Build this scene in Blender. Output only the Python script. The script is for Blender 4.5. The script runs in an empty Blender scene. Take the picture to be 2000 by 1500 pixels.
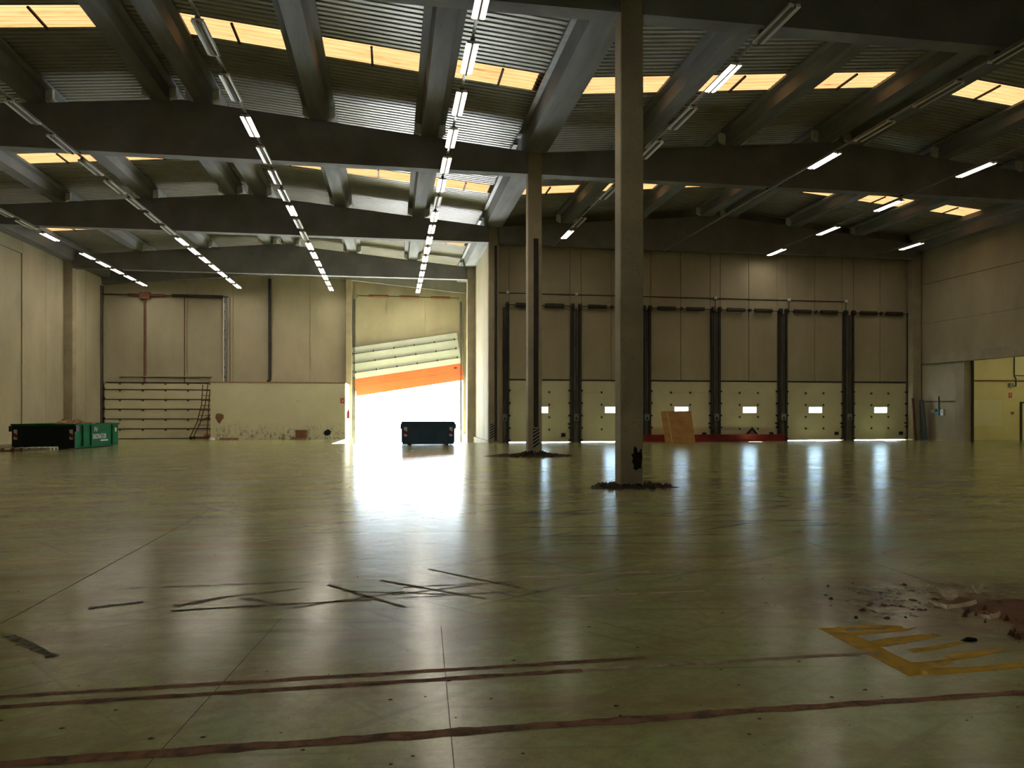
import bpy, math, random
from mathutils import Vector, Matrix
random.seed(7)
S = bpy.context.scene
C = S.collection
# ------------------------------------------------------------------ camera, sky, exposure
CAM_H, HORIZON, FPX, YAW = 1.516, 803.0, 1438.0, math.atan(235 / 1438)
cd = bpy.data.cameras.new('camera'); cam = bpy.data.objects.new('camera', cd); C.objects.link(cam)
cd.sensor_width = 36.0; cd.lens = 36.0 * FPX / 2000; cd.shift_y = (HORIZON - 750) / 2000
cd.clip_end = 400; cd.clip_start = 0.05
cam.location = (0, 0, CAM_H); cam.rotation_euler = (math.pi / 2, 0, -YAW)
S.camera = cam
w = bpy.data.worlds.new('sky'); S.world = w; w.use_nodes = True
bg = w.node_tree.nodes['Background']
SKY = 16.0
bg.inputs[0].default_value = (0.70, 0.87, 1.0, 1); bg.inputs[1].default_value = SKY
sl = bpy.data.lights.new('sun', 'SUN'); sl.energy = 190.0; sl.angle = .01; sl.color = (1, .98, .95)
sun = bpy.data.objects.new('sun_offscreen', sl); C.objects.link(sun); sun.rotation_euler = (math.radians(-33), math.radians(8), 0)   # high, from beyond the open door
S.view_settings.view_transform = 'Standard'; S.view_settings.look = 'None'
S.view_settings.exposure = 0.85; S.view_settings.gamma = 1.0; S.view_settings.use_curve_mapping = False
TUBE = 32.0                                         # radiance of a lit tube

# ------------------------------------------------------------------ materials
def nt(name):
    m = bpy.data.materials.new(name); m.use_nodes = True
    return m, m.node_tree.nodes, m.node_tree.links, m.node_tree.nodes['Principled BSDF']
def noise(N, L, vec, scale, detail=4, rough=.55, sc=(1, 1, 1)):
    mp = N.new('ShaderNodeMapping'); mp.inputs['Scale'].default_value = sc
    L.new(vec, mp.inputs['Vector'])
    n = N.new('ShaderNodeTexNoise'); n.inputs['Scale'].default_value = scale
    n.inputs['Detail'].default_value = detail; n.inputs['Roughness'].default_value = rough
    L.new(mp.outputs[0], n.inputs['Vector'])
    return n.outputs['Fac']
def ramp(N, L, fac, stops):
    r = N.new('ShaderNodeValToRGB'); e = r.color_ramp.elements
    while len(e) < len(stops): e.new(.5)
    for i, (p, c) in enumerate(stops):
        e[i].position = p; e[i].color = (*c, 1) if len(c) == 3 else c
    L.new(fac, r.inputs[0]); return r.outputs[0]
def mixc(N, L, fac, a, b):
    m = N.new('ShaderNodeMix'); m.data_type = 'RGBA'
    for sock, v in ((m.inputs[0], fac), (m.inputs[6], a), (m.inputs[7], b)):
        if hasattr(v, 'is_output'): L.new(v, sock)
        else: sock.default_value = v if not isinstance(v, tuple) else (*v, 1)
    return m.outputs[2]
def bump(N, L, p, h, strength, dist=.02):
    b = N.new('ShaderNodeBump'); b.inputs['Strength'].default_value = strength; b.inputs['Distance'].default_value = dist
    L.new(h, b.inputs['Height']); L.new(b.outputs[0], p.inputs['Normal'])
def M(name, c1, c2=None, scale=2.0, rough=.8, metal=0, sc=(1, 1, 1), bmp=0.0, spec=.3, speck=0.0):
    m, N, L, p = nt(name)
    p.inputs['Roughness'].default_value = rough; p.inputs['Metallic'].default_value = metal
    p.inputs['Specular IOR Level'].default_value = spec
    if c2 is None:
        c2 = tuple(x * .8 for x in c1)
    g = N.new('ShaderNodeNewGeometry'); pos = g.outputs['Position']
    f1 = noise(N, L, pos, scale, 5, .6, sc)
    col = ramp(N, L, f1, [(.3, c1), (.72, c2)])
    if speck:
        f2 = noise(N, L, pos, 22, 3, .7)
        k = ramp(N, L, f2, [(.60, (0, 0, 0)), (.68, (speck,) * 3)])
        col = mixc(N, L, k, col, tuple(x * .25 for x in c2))
    L.new(col, p.inputs['Base Color'])
    if bmp:
        bump(N, L, p, noise(N, L, pos, scale * 6, 4, .6), bmp)
    return m
def flat(name, c, rough=.6, metal=0, spec=.3, emit=0):
    m, N, L, p = nt(name)
    p.inputs['Base Color'].default_value = (*c, 1); p.inputs['Roughness'].default_value = rough
    p.inputs['Metallic'].default_value = metal; p.inputs['Specular IOR Level'].default_value = spec
    if emit:
        p.inputs['Emission Color'].default_value = (*c, 1); p.inputs['Emission Strength'].default_value = emit
    return m
MT = {}
MT['panel'] = M('wall_concrete', (.46, .415, .30), (.345, .31, .225), .55, .9, sc=(1, 1, .5), bmp=.05)
MT['dockwall'] = M('dock_wall_concrete', (.42, .365, .255), (.30, .26, .18), .5, .9, sc=(1, 1, .5), bmp=.05, speck=.25)
MT['column'] = M('column_concrete', (.41, .355, .255), (.30, .26, .185), 1.2, .9, bmp=.06, speck=.55)
MT['girder'] = M('girder_concrete', (.25, .25, .26), (.17, .168, .17), .9, .9, bmp=.05)
MT['purlin'] = M('purlin_concrete', (.25, .26, .28), (.15, .15, .155), .8, .9, sc=(3, .35, 1), bmp=.05)
MT['foam'] = flat('closure_white', (.62, .62, .58), .8)
MT['sheet'] = M('roof_sheet', (.36, .35, .325), (.26, .25, .22), .8, .4, .1, spec=.5)
MT['steel'] = M('dark_steel', (.055, .052, .05), (.03, .028, .027), 4, .6, .3)
MT['greysteel'] = M('grey_steel', (.30, .31, .32), (.2, .2, .21), 4, .45, .6)
MT['bracketgrey'] = flat('lamp_spine', (.16, .14, .12), .7)
MT['rust'] = M('rusty_steel', (.20, .085, .05), (.09, .045, .03), 8, .8)
MT['postdark'] = M('grimy_post', (.13, .115, .09), (.06, .054, .047), 5, .9, sc=(1, 1, .25))
MT['doorcream'] = M('door_cream', (.62, .575, .40), (.54, .50, .345), 1.3, .55, speck=.12)
MT['doorwhite'] = M('door_white', (.58, .63, .60), (.50, .545, .515), 1.5, .5)
MT['orange'] = M('door_orange', (.60, .145, .055), (.52, .125, .05), 1.5, .5)
MT['white'] = flat('white_enamel', (.78, .78, .75), .4)
MT['tubeoff'] = flat('unlit_tube', (.80, .82, .82), .25)
MT['reflector'] = flat('reflector_enamel', (.72, .73, .72), .3)
MT['redbeam'] = M('red_paint', (.30, .03, .03), (.17, .02, .02), 3, .55)
MT['ply'] = M('plywood', (.52, .29, .09), (.36, .19, .06), 2.2, .7, sc=(1, 1, 2), speck=.15)
MT['plyedge'] = flat('ply_edge', (.62, .46, .22), .8)
MT['skipgreen'] = M('skip_green', (.003, .125, .042), (.002, .09, .03), 3, .75, spec=.12)
MT['skipteal'] = M('skip_dark', (.012, .02, .022), (.008, .014, .016), 3, .6)
MT['skipblue'] = M('skip_blue', (.035, .07, .12), (.02, .045, .08), 3, .55)
MT['stickred'] = flat('sticker_red', (.20, .02, .03), .6)
MT['stickwhite'] = flat('sticker_white', (.6, .58, .56), .5)
MT['yellowgreen'] = flat('sticker_lime', (.5, .62, .15), .5)
MT['black'] = flat('black_rubber', (.012, .012, .012), .8)
MT['wood'] = M('pallet_wood', (.30, .20, .12), (.19, .12, .07), 5, .9, sc=(1, 4, 1))
MT['paintwhite'] = M('pallet_white', (.6, .58, .53), (.5, .48, .44), 5, .8)
MT['card'] = M('cardboard', (.22, .10, .05), (.15, .07, .035), 4, .9)
MT['rubble'] = M('rubble', (.55, .36, .18), (.16, .08, .05), 3, .95)
MT['dirt'] = M('dirt', (.06, .045, .032), (.13, .08, .045), 6, 1.0, bmp=.4)
MT['blackdirt'] = M('black_dirt', (.03, .024, .02), (.055, .038, .026), 6, 1.0, bmp=.4)
MT['reddirt'] = M('red_dirt', (.20, .10, .05), (.10, .055, .035), 5, 1.0, bmp=.4)
MT['paper'] = M('peeled_paint', (.80, .70, .55), (.58, .48, .34), 6, .8)
MT['fire'] = flat('fire_red', (.42, .03, .025), .35)
MT['roomyellow'] = M('yellow_wall', (.62, .53, .27), (.56, .47, .235), .8, .9)
MT['roompatch'] = M('pale_patch', (.66, .59, .37), (.61, .54, .34), .8, .9)
MT['teal'] = flat('teal_plastic', (.10, .22, .20), .5)
MT['sign'] = flat('sign_red', (.55, .08, .04), .5)
MT['yard'] = M('yard_concrete', (.58, .62, .64), (.51, .54, .56), .5, .9)
MT['yardwall'] = M('yard_wall', (.70, .70, .68), (.62, .62, .60), .5, .9)
MT['hazard'] = flat('hazard_grey', (.30, .29, .28), .7)

def tube_mat():
    m, N, L, p = nt('lit_tube')
    p.inputs['Base Color'].default_value = (1, .95, .85, 1)
    p.inputs['Emission Color'].default_value = (1, .91, .74, 1); p.inputs['Emission Strength'].default_value = TUBE
    return m
MT['tube'] = tube_mat()
def skylight_mat():
    m, N, L, p = nt('skylight_fibreglass')
    g = N.new('ShaderNodeNewGeometry'); pos = g.outputs['Position']
    f = noise(N, L, pos, 1.2, 5, .7, (.5, 9, 1))
    col = ramp(N, L, f, [(.25, (.0055, .0022, .0008)), (.42, (.0155, .0076, .0029)), (.7, (.0182, .0102, .0046))])
    d = N.new('ShaderNodeBsdfTranslucent'); L.new(col, d.inputs[0])
    df = N.new('ShaderNodeBsdfDiffuse'); df.inputs[0].default_value = (.3, .22, .13, 1)
    mx = N.new('ShaderNodeMixShader'); mx.inputs[0].default_value = .12
    L.new(d.outputs[0], mx.inputs[1]); L.new(df.outputs[0], mx.inputs[2])
    L.new(mx.outputs[0], N['Material Output'].inputs[0]); return m
MT['skylight'] = skylight_mat()
def pane_mat():
    m, N, L, p = nt('acrylic_pane')
    t = N.new('ShaderNodeBsdfTransparent'); t.inputs[0].default_value = (.82, .9, .95, 1)
    gl = N.new('ShaderNodeBsdfGlossy'); gl.inputs['Roughness'].default_value = .08
    mx = N.new('ShaderNodeMixShader'); mx.inputs[0].default_value = .06
    L.new(t.outputs[0], mx.inputs[1]); L.new(gl.outputs[0], mx.inputs[2])
    L.new(mx.outputs[0], N['Material Output'].inputs[0]); return m
MT['pane'] = pane_mat()
def floor_mat():
    m, N, L, p = nt('polished_floor')
    g = N.new('ShaderNodeNewGeometry'); pos = g.outputs['Position']
    sx = N.new('ShaderNodeSeparateXYZ'); L.new(pos, sx.inputs[0])
    def mrange(sock, a, b, lo=0, hi=1):
        q = N.new('ShaderNodeMapRange'); q.inputs[1].default_value = a; q.inputs[2].default_value = b
        q.inputs[3].default_value = lo; q.inputs[4].default_value = hi
        q.interpolation_type = 'SMOOTHSTEP'; L.new(sock, q.inputs[0]); return q.outputs[0]
    def math_(op, a, b):
        q = N.new('ShaderNodeMath'); q.operation = op; q.use_clamp = True
        for s_, v in zip(q.inputs, (a, b)):
            if hasattr(v, 'is_output'): L.new(v, s_)
            else: s_.default_value = v
        return q.outputs[0]
    n1 = noise(N, L, pos, .45, 5, .6)
    base = ramp(N, L, n1, [(.32, (.235, .335, .125)), (.52, (.33, .365, .145)), (.72, (.43, .37, .165))])
    # brown dust in random patches over the green base
    dust = ramp(N, L, noise(N, L, pos, .8, 6, .7), [(.5, (0, 0, 0)), (.8, (.6, .6, .6))])
    base = mixc(N, L, dust, base, (.33, .255, .15))
    # scuffed tyre-mark patch in the aisle, long thin dark streaks
    def streak(sc, rot, lo, hi, seed):
        mp = N.new('ShaderNodeMapping'); mp.inputs['Rotation'].default_value = (0, 0, rot); mp.inputs['Location'].default_value = (seed, seed, 0)
        L.new(pos, mp.inputs[0])
        mp2 = N.new('ShaderNodeMapping'); mp2.inputs['Scale'].default_value = sc; L.new(mp.outputs[0], mp2.inputs[0])
        n = N.new('ShaderNodeTexNoise'); n.inputs['Scale'].default_value = 1; n.inputs['Detail'].default_value = 5
        n.inputs['Roughness'].default_value = .65; L.new(mp2.outputs[0], n.inputs['Vector'])
        return ramp(N, L, n.outputs['Fac'], [(lo, (0, 0, 0)), (hi, (1, 1, 1))])
    st = math_('MAXIMUM', math_('MAXIMUM', streak((.35, 5.5, 1), .12, .54, .66, 3), streak((.4, 5, 1), -.55, .56, .68, 11)), streak((.3, 7, 1), .9, .58, .70, 19))
    def blob(cx, cy, rx, ry):
        mp = N.new('ShaderNodeMapping'); mp.inputs['Location'].default_value = (-cx / rx, -cy / ry, 0); mp.inputs['Scale'].default_value = (1 / rx, 1 / ry, 0)
        L.new(pos, mp.inputs[0]); ln = N.new('ShaderNodeVectorMath'); ln.operation = 'LENGTH'; L.new(mp.outputs[0], ln.inputs[0])
        return mrange(ln.outputs['Value'], .35, 1.1, 1, 0)
    zone = math_('MAXIMUM', math_('MAXIMUM', blob(.1, 6.8, 2.8, 2.6), blob(1.5, 11, 7, 5)), .4)
    base = mixc(N, L, math_('MULTIPLY', math_('MULTIPLY', st, zone), .95), base, (.075, .055, .035))
    red = math_('MULTIPLY', blob(4.5, 5.15, 2.2, 1.3), ramp(N, L, noise(N, L, pos, 3, 6, .75), [(.30, (0, 0, 0)), (.52, (1, 1, 1))]))
    base = mixc(N, L, math_('MULTIPLY', red, .95), base, (.10, .055, .028))
    for cx, cy in ((4.74, 14.2), (4.74, 24.3)):
        ring = math_('MULTIPLY', blob(cx, cy, 2.6, 1.6), ramp(N, L, noise(N, L, pos, 1.7, 6, .75), [(.35, (0, 0, 0)), (.62, (1, 1, 1))]))
        base = mixc(N, L, math_('MULTIPLY', ring, .6), base, (.22, .14, .07))
    grit = ramp(N, L, noise(N, L, pos, 9, 8, .8), [(.40, (0, 0, 0)), (.68, (.75, .75, .75))])
    base = mixc(N, L, grit, base, (.215, .205, .10))
    patch = ramp(N, L, noise(N, L, pos, 1.1, 7, .75, (.6, 1.4, 1)), [(.46, (0, 0, 0)), (.64, (.8, .8, .8))])
    base = mixc(N, L, patch, base, (.245, .18, .08))
    fine = ramp(N, L, noise(N, L, pos, 45, 3, .7), [(.62, (0, 0, 0)), (.72, (.6, .6, .6))])
    base = mixc(N, L, fine, base, (.09, .075, .045))
    # worn yellow hatching beside the dock lane
    wv = N.new('ShaderNodeTexWave'); wv.inputs['Scale'].default_value = .8; wv.inputs['Distortion'].default_value = 1.5
    L.new(pos, wv.inputs['Vector'])
    hz = math_('MULTIPLY', ramp(N, L, wv.outputs['Fac'], [(.5, (0, 0, 0)), (.62, (1, 1, 1))]), blob(10.6, 14.95, 3.6, .62))
    hz = math_('MULTIPLY', hz, ramp(N, L, noise(N, L, pos, 6, 4), [(.4, (.1, .1, .1)), (.6, (.7, .7, .7))]))
    base = mixc(N, L, hz, base, (.42, .28, .05))
    L.new(base, p.inputs['Base Color'])
    rr = ramp(N, L, noise(N, L, pos, 1.3, 5, .65), [(.3, (.19,) * 3), (.7, (.255,) * 3)])
    L.new(rr, p.inputs['Roughness']); p.inputs['Specular IOR Level'].default_value = .26
    b1 = noise(N, L, pos, 5, 3, .5)
    b2 = noise(N, L, pos, 16, 2, .5)
    bsum = N.new('ShaderNodeMath'); bsum.operation = 'MULTIPLY_ADD'; bsum.inputs[1].default_value = .22
    L.new(b2, bsum.inputs[0]); L.new(b1, bsum.inputs[2])
    bump(N, L, p, bsum.outputs[0], .11, .02)
    return m
MT['floor'] = floor_mat()
def worn(name, c, under, lo, hi, scale=9):
    m, N, L, p = nt(name); g = N.new('ShaderNodeNewGeometry')
    f = ramp(N, L, noise(N, L, g.outputs['Position'], scale, 6, .7), [(lo, (0, 0, 0)), (hi, (1, 1, 1))])
    L.new(mixc(N, L, f, c, under), p.inputs['Base Color']); p.inputs['Roughness'].default_value = .85; p.inputs['Specular IOR Level'].default_value = .15; return m
MT['yellowpaint'] = worn('worn_yellow_paint', (.52, .31, .035), (.30, .23, .10), .48, .66)
MT['tape'] = worn('torn_tape_brown', (.24, .125, .07), (.09, .06, .04), .45, .62, 6)
MT['skid'] = worn('skid_rubber', (.075, .058, .04), (.21, .20, .115), .38, .58, 14)
MT['tapepale'] = worn('torn_tape_pale', (.36, .29, .20), (.20, .14, .09), .45, .68, 6)
def boothmat():
    m, N, L, p = nt('scuffed_cream_board'); g = N.new('ShaderNodeNewGeometry'); pos = g.outputs['Position']
    base = ramp(N, L, noise(N, L, pos, .6, 5), [(.3, (.64, .61, .43)), (.7, (.55, .52, .365))])
    sc = ramp(N, L, noise(N, L, pos, 3.2, 6, .75), [(.66, (0, 0, 0)), (.72, (.8, .8, .8))])
    base = mixc(N, L, sc, base, (.16, .14, .10))
    sx = N.new('ShaderNodeSeparateXYZ'); L.new(pos, sx.inputs[0])
    q = N.new('ShaderNodeMapRange'); q.inputs[1].default_value = .9; q.inputs[2].default_value = -.1; L.new(sx.outputs[2], q.inputs[0])
    n2 = ramp(N, L, noise(N, L, pos, 6, 6, .75, (1, 1, .6)), [(.5, (0, 0, 0)), (.6, (1, 1, 1))])
    mm = N.new('ShaderNodeMath'); mm.operation = 'MULTIPLY'; L.new(q.outputs[0], mm.inputs[0]); L.new(n2, mm.inputs[1])
    base = mixc(N, L, mm.outputs[0], base, (.13, .11, .075))
    L.new(base, p.inputs['Base Color']); p.inputs['Roughness'].default_value = .7; return m
MT['booth'] = boothmat()

# ------------------------------------------------------------------ mesh helpers
class MB:
    def __init__(s): s.v = []; s.f = []
    def _add(s, vs, fs):
        o = len(s.v); s.v += [tuple(p) for p in vs]; s.f += [tuple(i + o for i in f) for f in fs]; return s
    def box(s, x0, x1, y0, y1, z0, z1):
        return s._add([(x0, y0, z0), (x1, y0, z0), (x1, y1, z0), (x0, y1, z0), (x0, y0, z1), (x1, y0, z1), (x1, y1, z1), (x0, y1, z1)],
                      [(0, 3, 2, 1), (4, 5, 6, 7), (0, 1, 5, 4), (1, 2, 6, 5), (2, 3, 7, 6), (3, 0, 4, 7)])
    def prism_y(s, poly, y0, y1):               # poly of (x, z), counter-clockwise seen from -y
        n = len(poly)
        return s._add([(x, y0, z) for x, z in poly] + [(x, y1, z) for x, z in poly],
                      [tuple(range(n)), tuple(range(2 * n - 1, n - 1, -1))] + [(i + n, (i + 1) % n + n, (i + 1) % n, i) for i in range(n)])
    def prism_x(s, poly, x0, x1):               # poly of (y, z)
        n = len(poly)
        return s._add([(x0, y, z) for y, z in poly] + [(x1, y, z) for y, z in poly],
                      [tuple(range(n - 1, -1, -1)), tuple(range(n, 2 * n))] + [(i, (i + 1) % n, (i + 1) % n + n, i + n) for i in range(n)])
    def prism_z(s, poly, z0, z1):
        n = len(poly)
        return s._add([(x, y, z0) for x, y in poly] + [(x, y, z1) for x, y in poly],
                      [tuple(range(n - 1, -1, -1)), tuple(range(n, 2 * n))] + [(i, (i + 1) % n, (i + 1) % n + n, i + n) for i in range(n)])
    def tube(s, a, b, r, n=8, r2=None):
        a, b = Vector(a), Vector(b); d = (b - a).normalized(); r2 = r if r2 is None else r2
        u = d.cross(Vector((0, 0, 1)) if abs(d.z) < .9 else Vector((1, 0, 0))).normalized(); v = d.cross(u)
        c = [(math.cos(2 * math.pi * i / n), math.sin(2 * math.pi * i / n)) for i in range(n)]
        return s._add([a + (u * x + v * y) * r for x, y in c] + [b + (u * x + v * y) * r2 for x, y in c],
                      [tuple(range(n - 1, -1, -1)), tuple(range(n, 2 * n))] + [(i, (i + 1) % n, (i + 1) % n + n, i + n) for i in range(n)])
    def path(s, pts, r, n=6):
        for a, b in zip(pts, pts[1:]): s.tube(a, b, r, n)
        return s
    def quad(s, a, b, c, d): return s._add([a, b, c, d], [(0, 1, 2, 3)])
    def mesh(s, name, mat):
        me = bpy.data.meshes.new(name); me.from_pydata(s.v, [], s.f); me.materials.append(mat); me.update(); return me
def link(name, me, parent=None, loc=None, rot=None):
    o = bpy.data.objects.new(name, me); C.objects.link(o)
    if parent: o.parent = parent
    if loc: o.location = loc
    if rot: o.rotation_euler = rot
    return o
def part(parent, name, mb, mat, label=None, loc=None, rot=None, smooth=False):
    me = mb if isinstance(mb, bpy.types.Mesh) else mb.mesh(name, MT[mat])
    if smooth:
        for p in me.polygons: p.use_smooth = True
    o = link(name, me, parent, loc, rot)
    if label: o['label'] = label
    return o
def tag(o, label, cat, group=None, kind=None):
    o['label'] = label; o['category'] = cat
    if group: o['group'] = group
    if kind: o['kind'] = kind
    return o
def thing(name, label, cat, loc=(0, 0, 0), rz=0, group=None, kind=None, rot=None):
    o = bpy.data.objects.new(name, None); C.objects.link(o); o.empty_display_size = .2
    o.location = loc; o.rotation_euler = rot or (0, 0, rz)
    return tag(o, label, cat, group, kind)
def struct(name, mb, mat, label=None):
    o = link(name, mb.mesh(name, MT[mat])); o['kind'] = 'structure'
    if label: o['label'] = label
    return o
def text_mesh(txt, size, mat, shear=0):
    cu = bpy.data.curves.new('lettering', 'FONT'); cu.body = txt; cu.size = size; cu.extrude = .002; cu.shear = shear; cu.offset = .004
    t = bpy.data.objects.new('lettering', cu); C.objects.link(t)
    bpy.context.view_layer.update()
    me = bpy.data.meshes.new_from_object(t.evaluated_get(bpy.context.evaluated_depsgraph_get()))
    bpy.data.objects.remove(t); bpy.data.curves.remove(cu)
    me.materials.clear(); me.materials.append(mat); return me

# ------------------------------------------------------------------ key dimensions
XL, XV, XR = -17.9, 4.74, 27.35                    # long wall, valley column line, long wall with the opening
GY = [4.2, 14.3, 24.4, 34.5, 44.4]                 # girder lines
YD, YE = 35.0, 49.8                                # dock wall, end wall
ZG, ZT = 9.46, 10.18                               # girder underside, girder top at the eaves
RL, RR, HALF, SL = -6.43, 15.92, 11.17, .0913
def zt(x): return ZT + SL * max(0, HALF - abs(x - (RL if x < XV else RR)))
YB = -12.0                                         # wall behind the camera
RAMP = -.73

# ------------------------------------------------------------------ floor
fl = MB()
fl.box(XL - .4, XR + .4, YB - .3, 4, -1.3, -.03)
fl_base = struct('floor', fl, 'floor', 'polished green-grey concrete warehouse floor')
fl_base.data.materials[0] = MT['floor']
def slab(x0, x1, y0, y1, z0=0, z1=0):
    g = .006
    b = MB(); x0 += g; x1 -= g; y0 += g; y1 -= g
    b._add([(x0, y0, -1.3), (x1, y0, -1.3), (x1, y1, -1.3), (x0, y1, -1.3), (x0, y0, z0), (x1, y0, z0), (x1, y1, z1), (x0, y1, z1)],
           [(0, 3, 2, 1), (4, 5, 6, 7), (0, 1, 5, 4), (1, 2, 6, 5), (2, 3, 7, 6), (3, 0, 4, 7)])
    return part(fl_base, 'floor_slab', b, 'floor')
xs = [XL - .1, -7.75, -2.75, XV, 12.3, 19.8, XR]
for a, b in zip(xs, xs[1:]):
    y = YD + .2
    slab(a, b, YB, y)
    if b <= -2.75: slab(a, b, y, YE, 0, -.24)
    elif b <= XV: slab(a, b + .3, y, YE + .3, 0, RAMP)
slab(XR, 36, 24, 34.2)
# saw cuts
for x0, y0, x1, y1 in ((-1.04, 3.3, -.8, 5.6), (.24, 2.6, .34, 5.2)):
    part(fl_base, 'saw_cut', MB().prism_z([(x0, y0), (x0 + .004, y0), (x1 + .004, y1), (x1, y1)], .0, .0012), 'dirt')
# torn tape strips, ragged edges
def ribbon(y, x0, x1, wdt, mat, drift=0.0, rag=.25, step=.09, z=.0015):
    b = MB(); n = int((x1 - x0) / step); top = []; bot = []
    for i in range(n + 1):
        x = x0 + (x1 - x0) * i / n; c = y + drift * (x - x0)
        top.append((x, c + wdt * (.5 + rag * (random.random() - .6)), z)); bot.append((x, c - wdt * (.5 + rag * (random.random() - .6)), z))
    b._add(bot + top, [(i, i + 1, i + n + 2, i + n + 1) for i in range(n)])
    return part(fl_base, 'tape_strip', b, mat)
ribbon(4.275, -3.2, 1.55, .055, 'tape', .012); ribbon(4.13, -3.2, 1.1, .06, 'tape', .012); ribbon(4.19, 1.1, 3.02, .05, 'tapepale', .0)
ribbon(3.465, -2.6, 1.6, .085, 'tape', .003); ribbon(3.485, 1.6, 4.6, .07, 'tape', -.01)
ribbon(5.86, 1.45, 2.6, .05, 'tapepale', .01, .5); ribbon(6.62, 1.1, 2.4, .04, 'tapepale', .02, .6)
ribbon(6.75, -2.4, -.6, .025, 'skid', .0, .9); ribbon(5.95, -1.5, 1.6, .035, 'skid', .06, .9); ribbon(6.4, .1, 3.4, .03, 'tape', .06, .9)
# rubber skid marks crossing in the aisle
def skid(x0, y0, x1, y1, wdt):
    d = Vector((x1 - x0, y1 - y0, 0)); n = Vector((-d.y, d.x, 0)).normalized() * wdt / 2; b = MB(); k = 14; A = []; B = []
    for i in range(k + 1):
        p = Vector((x0, y0, .001)) + d * i / k; r = .6 + .7 * random.random()
        A.append(p + n * r); B.append(p - n * r)
    b._add(A + B, [(i + k + 1, i + k + 2, i + 1, i) for i in range(k)])
    part(fl_base, 'skid_mark', b, 'skid')
for q in ((-1.65, 6.05, -1.35, 6.3, .09), (-1.35, 6.3, -.75, 6.5, .05), (-1.2, 6.25, -.8, 5.95, .06), (-.55, 6.6, .1, 5.75, .045), (-.1, 6.7, .75, 5.9, .05), (.35, 7.1, 1.1, 6.2, .04), (-.4, 6.35, .45, 6.1, .03), (.0, 6.15, .9, 6.45, .035),
          (-2.55, 5.45, -2.05, 4.93, .07), (-2.3, 6.1, -1.95, 6.25, .08), (-.8, 5.85, .1, 6.25, .05), (-1.65, 5.93, -.2, 6.02, .04)): skid(*q)
# worn yellow painted characters
YP = [[(2.94, 4.73), (3.09, 4.72), (3.10, 4.35), (3.09, 3.9), (3.05, 3.80), (2.92, 3.785)], [(3.08, 4.655), (3.3, 4.665), (3.52, 4.62), (3.55, 4.68), (3.4, 4.74), (3.08, 4.735)],
      [(3.09, 4.535), (3.22, 4.545), (3.22, 4.615), (3.09, 4.605)], [(3.2, 4.55), (3.5, 4.57), (3.62, 4.63), (3.22, 4.63)],
      [(3.08, 4.29), (3.14, 4.29), (3.40, 4.35), (3.66, 4.43), (3.64, 4.49), (3.32, 4.46), (3.08, 4.395)], [(3.22, 4.15), (3.42, 4.175), (3.72, 4.28), (3.70, 4.31), (3.42, 4.24), (3.22, 4.215)],
      [(3.36, 3.99), (3.54, 4.01), (3.84, 4.10), (3.82, 4.145), (3.54, 4.10), (3.37, 4.07)], [(3.08, 3.88), (3.12, 3.885), (3.34, 3.95), (3.37, 4.01), (3.08, 3.985)],
      [(3.05, 3.78), (3.47, 3.79), (4.15, 3.84), (4.15, 3.94), (3.5, 3.865), (3.09, 3.885)]]
for q in YP: part(fl_base, 'yellow_stroke', MB().prism_z(q, -.01, .0014), 'yellowpaint')
# specks of rubble scattered on the floor
b = MB()
for i in range(420):
    x, y = random.uniform(-6, 9), 3.2 + 18 * random.random() ** 2
    r = random.uniform(.004, .014)
    b._add([(x - r * random.uniform(.6, 2), y, 0), (x, y - r, 0), (x + r * random.uniform(.6, 2), y, 0), (x, y + r, 0), (x, y, r * .5)], [(0, 1, 4), (1, 2, 4), (2, 3, 4), (3, 0, 4)])
o = part(fl_base, 'rubble_specks', b, 'dirt'); o['kind'] = 'stuff'

# ------------------------------------------------------------------ walls
def wall(name, mb, mat='panel', label=None): return struct(name, mb, mat, label)
def vpanel(parent, x0, x1, z0, z1, y, mat, g=.012, t=.08):          # panel facing -y
    return part(parent, 'wall_panel', MB().box(x0 + g, x1 - g, y, y + t, z0, z1), mat)
ZW = 12.3
DX = [(5.57, 8.58), (9.15, 12.2), (12.71, 15.84), (16.38, 19.47), (20.01, 23.11), (23.75, 26.81)]
# dock wall
b = MB(); e = [XV] + [v for d in DX for v in d] + [XR + .4]
for i in range(0, len(e), 2): b.box(e[i], e[i + 1], YD + .08, YD + .35, -1.3, ZW)
for x0, x1 in DX: b.box(x0, x1, YD + .08, YD + .35, 3.05, ZW)
wd = wall('wall_dock', b, 'dockwall', 'grimy concrete panel wall with the loading dock doors')
for i in range(0, len(e), 2): vpanel(wd, e[i], min(e[i + 1], XR), 0, ZW, YD, 'dockwall')
for x0, x1 in DX:
    m_ = (x0 + x1) / 2; vpanel(wd, x0, m_, 3.06, ZW, YD, 'dockwall'); vpanel(wd, m_, x1, 3.06, ZW, YD, 'dockwall')
# end wall with the open door and the closed sectional door
OX0, OX1, OZ = -2.44, 4.78, 3.65
b = MB(); b.box(XL - .4, OX0, YE + .08, YE + .35, -1.3, ZW); b.box(OX1, XV + .6, YE + .08, YE + .35, -1.3, ZW); b.box(OX0, OX1, YE + .08, YE + .35, OZ, ZW)
we = wall('wall_end', b, 'panel', 'end wall of tall concrete panels around the open door')
ex = [XL, -15.35, -12.92, -10.1, -7.75, -5.3, -2.44]
for x0, x1 in zip(ex, ex[1:]): vpanel(we, x0, x1, -.3, ZW, YE, 'panel')
for x0, x1 in ((-2.44, -.34), (-.34, 2.21), (2.21, 4.78)): vpanel(we, x0, x1, OZ, ZW, YE, 'panel')
vpanel(we, 4.78, 5.2, -.8, ZW, YE, 'panel')
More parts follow.
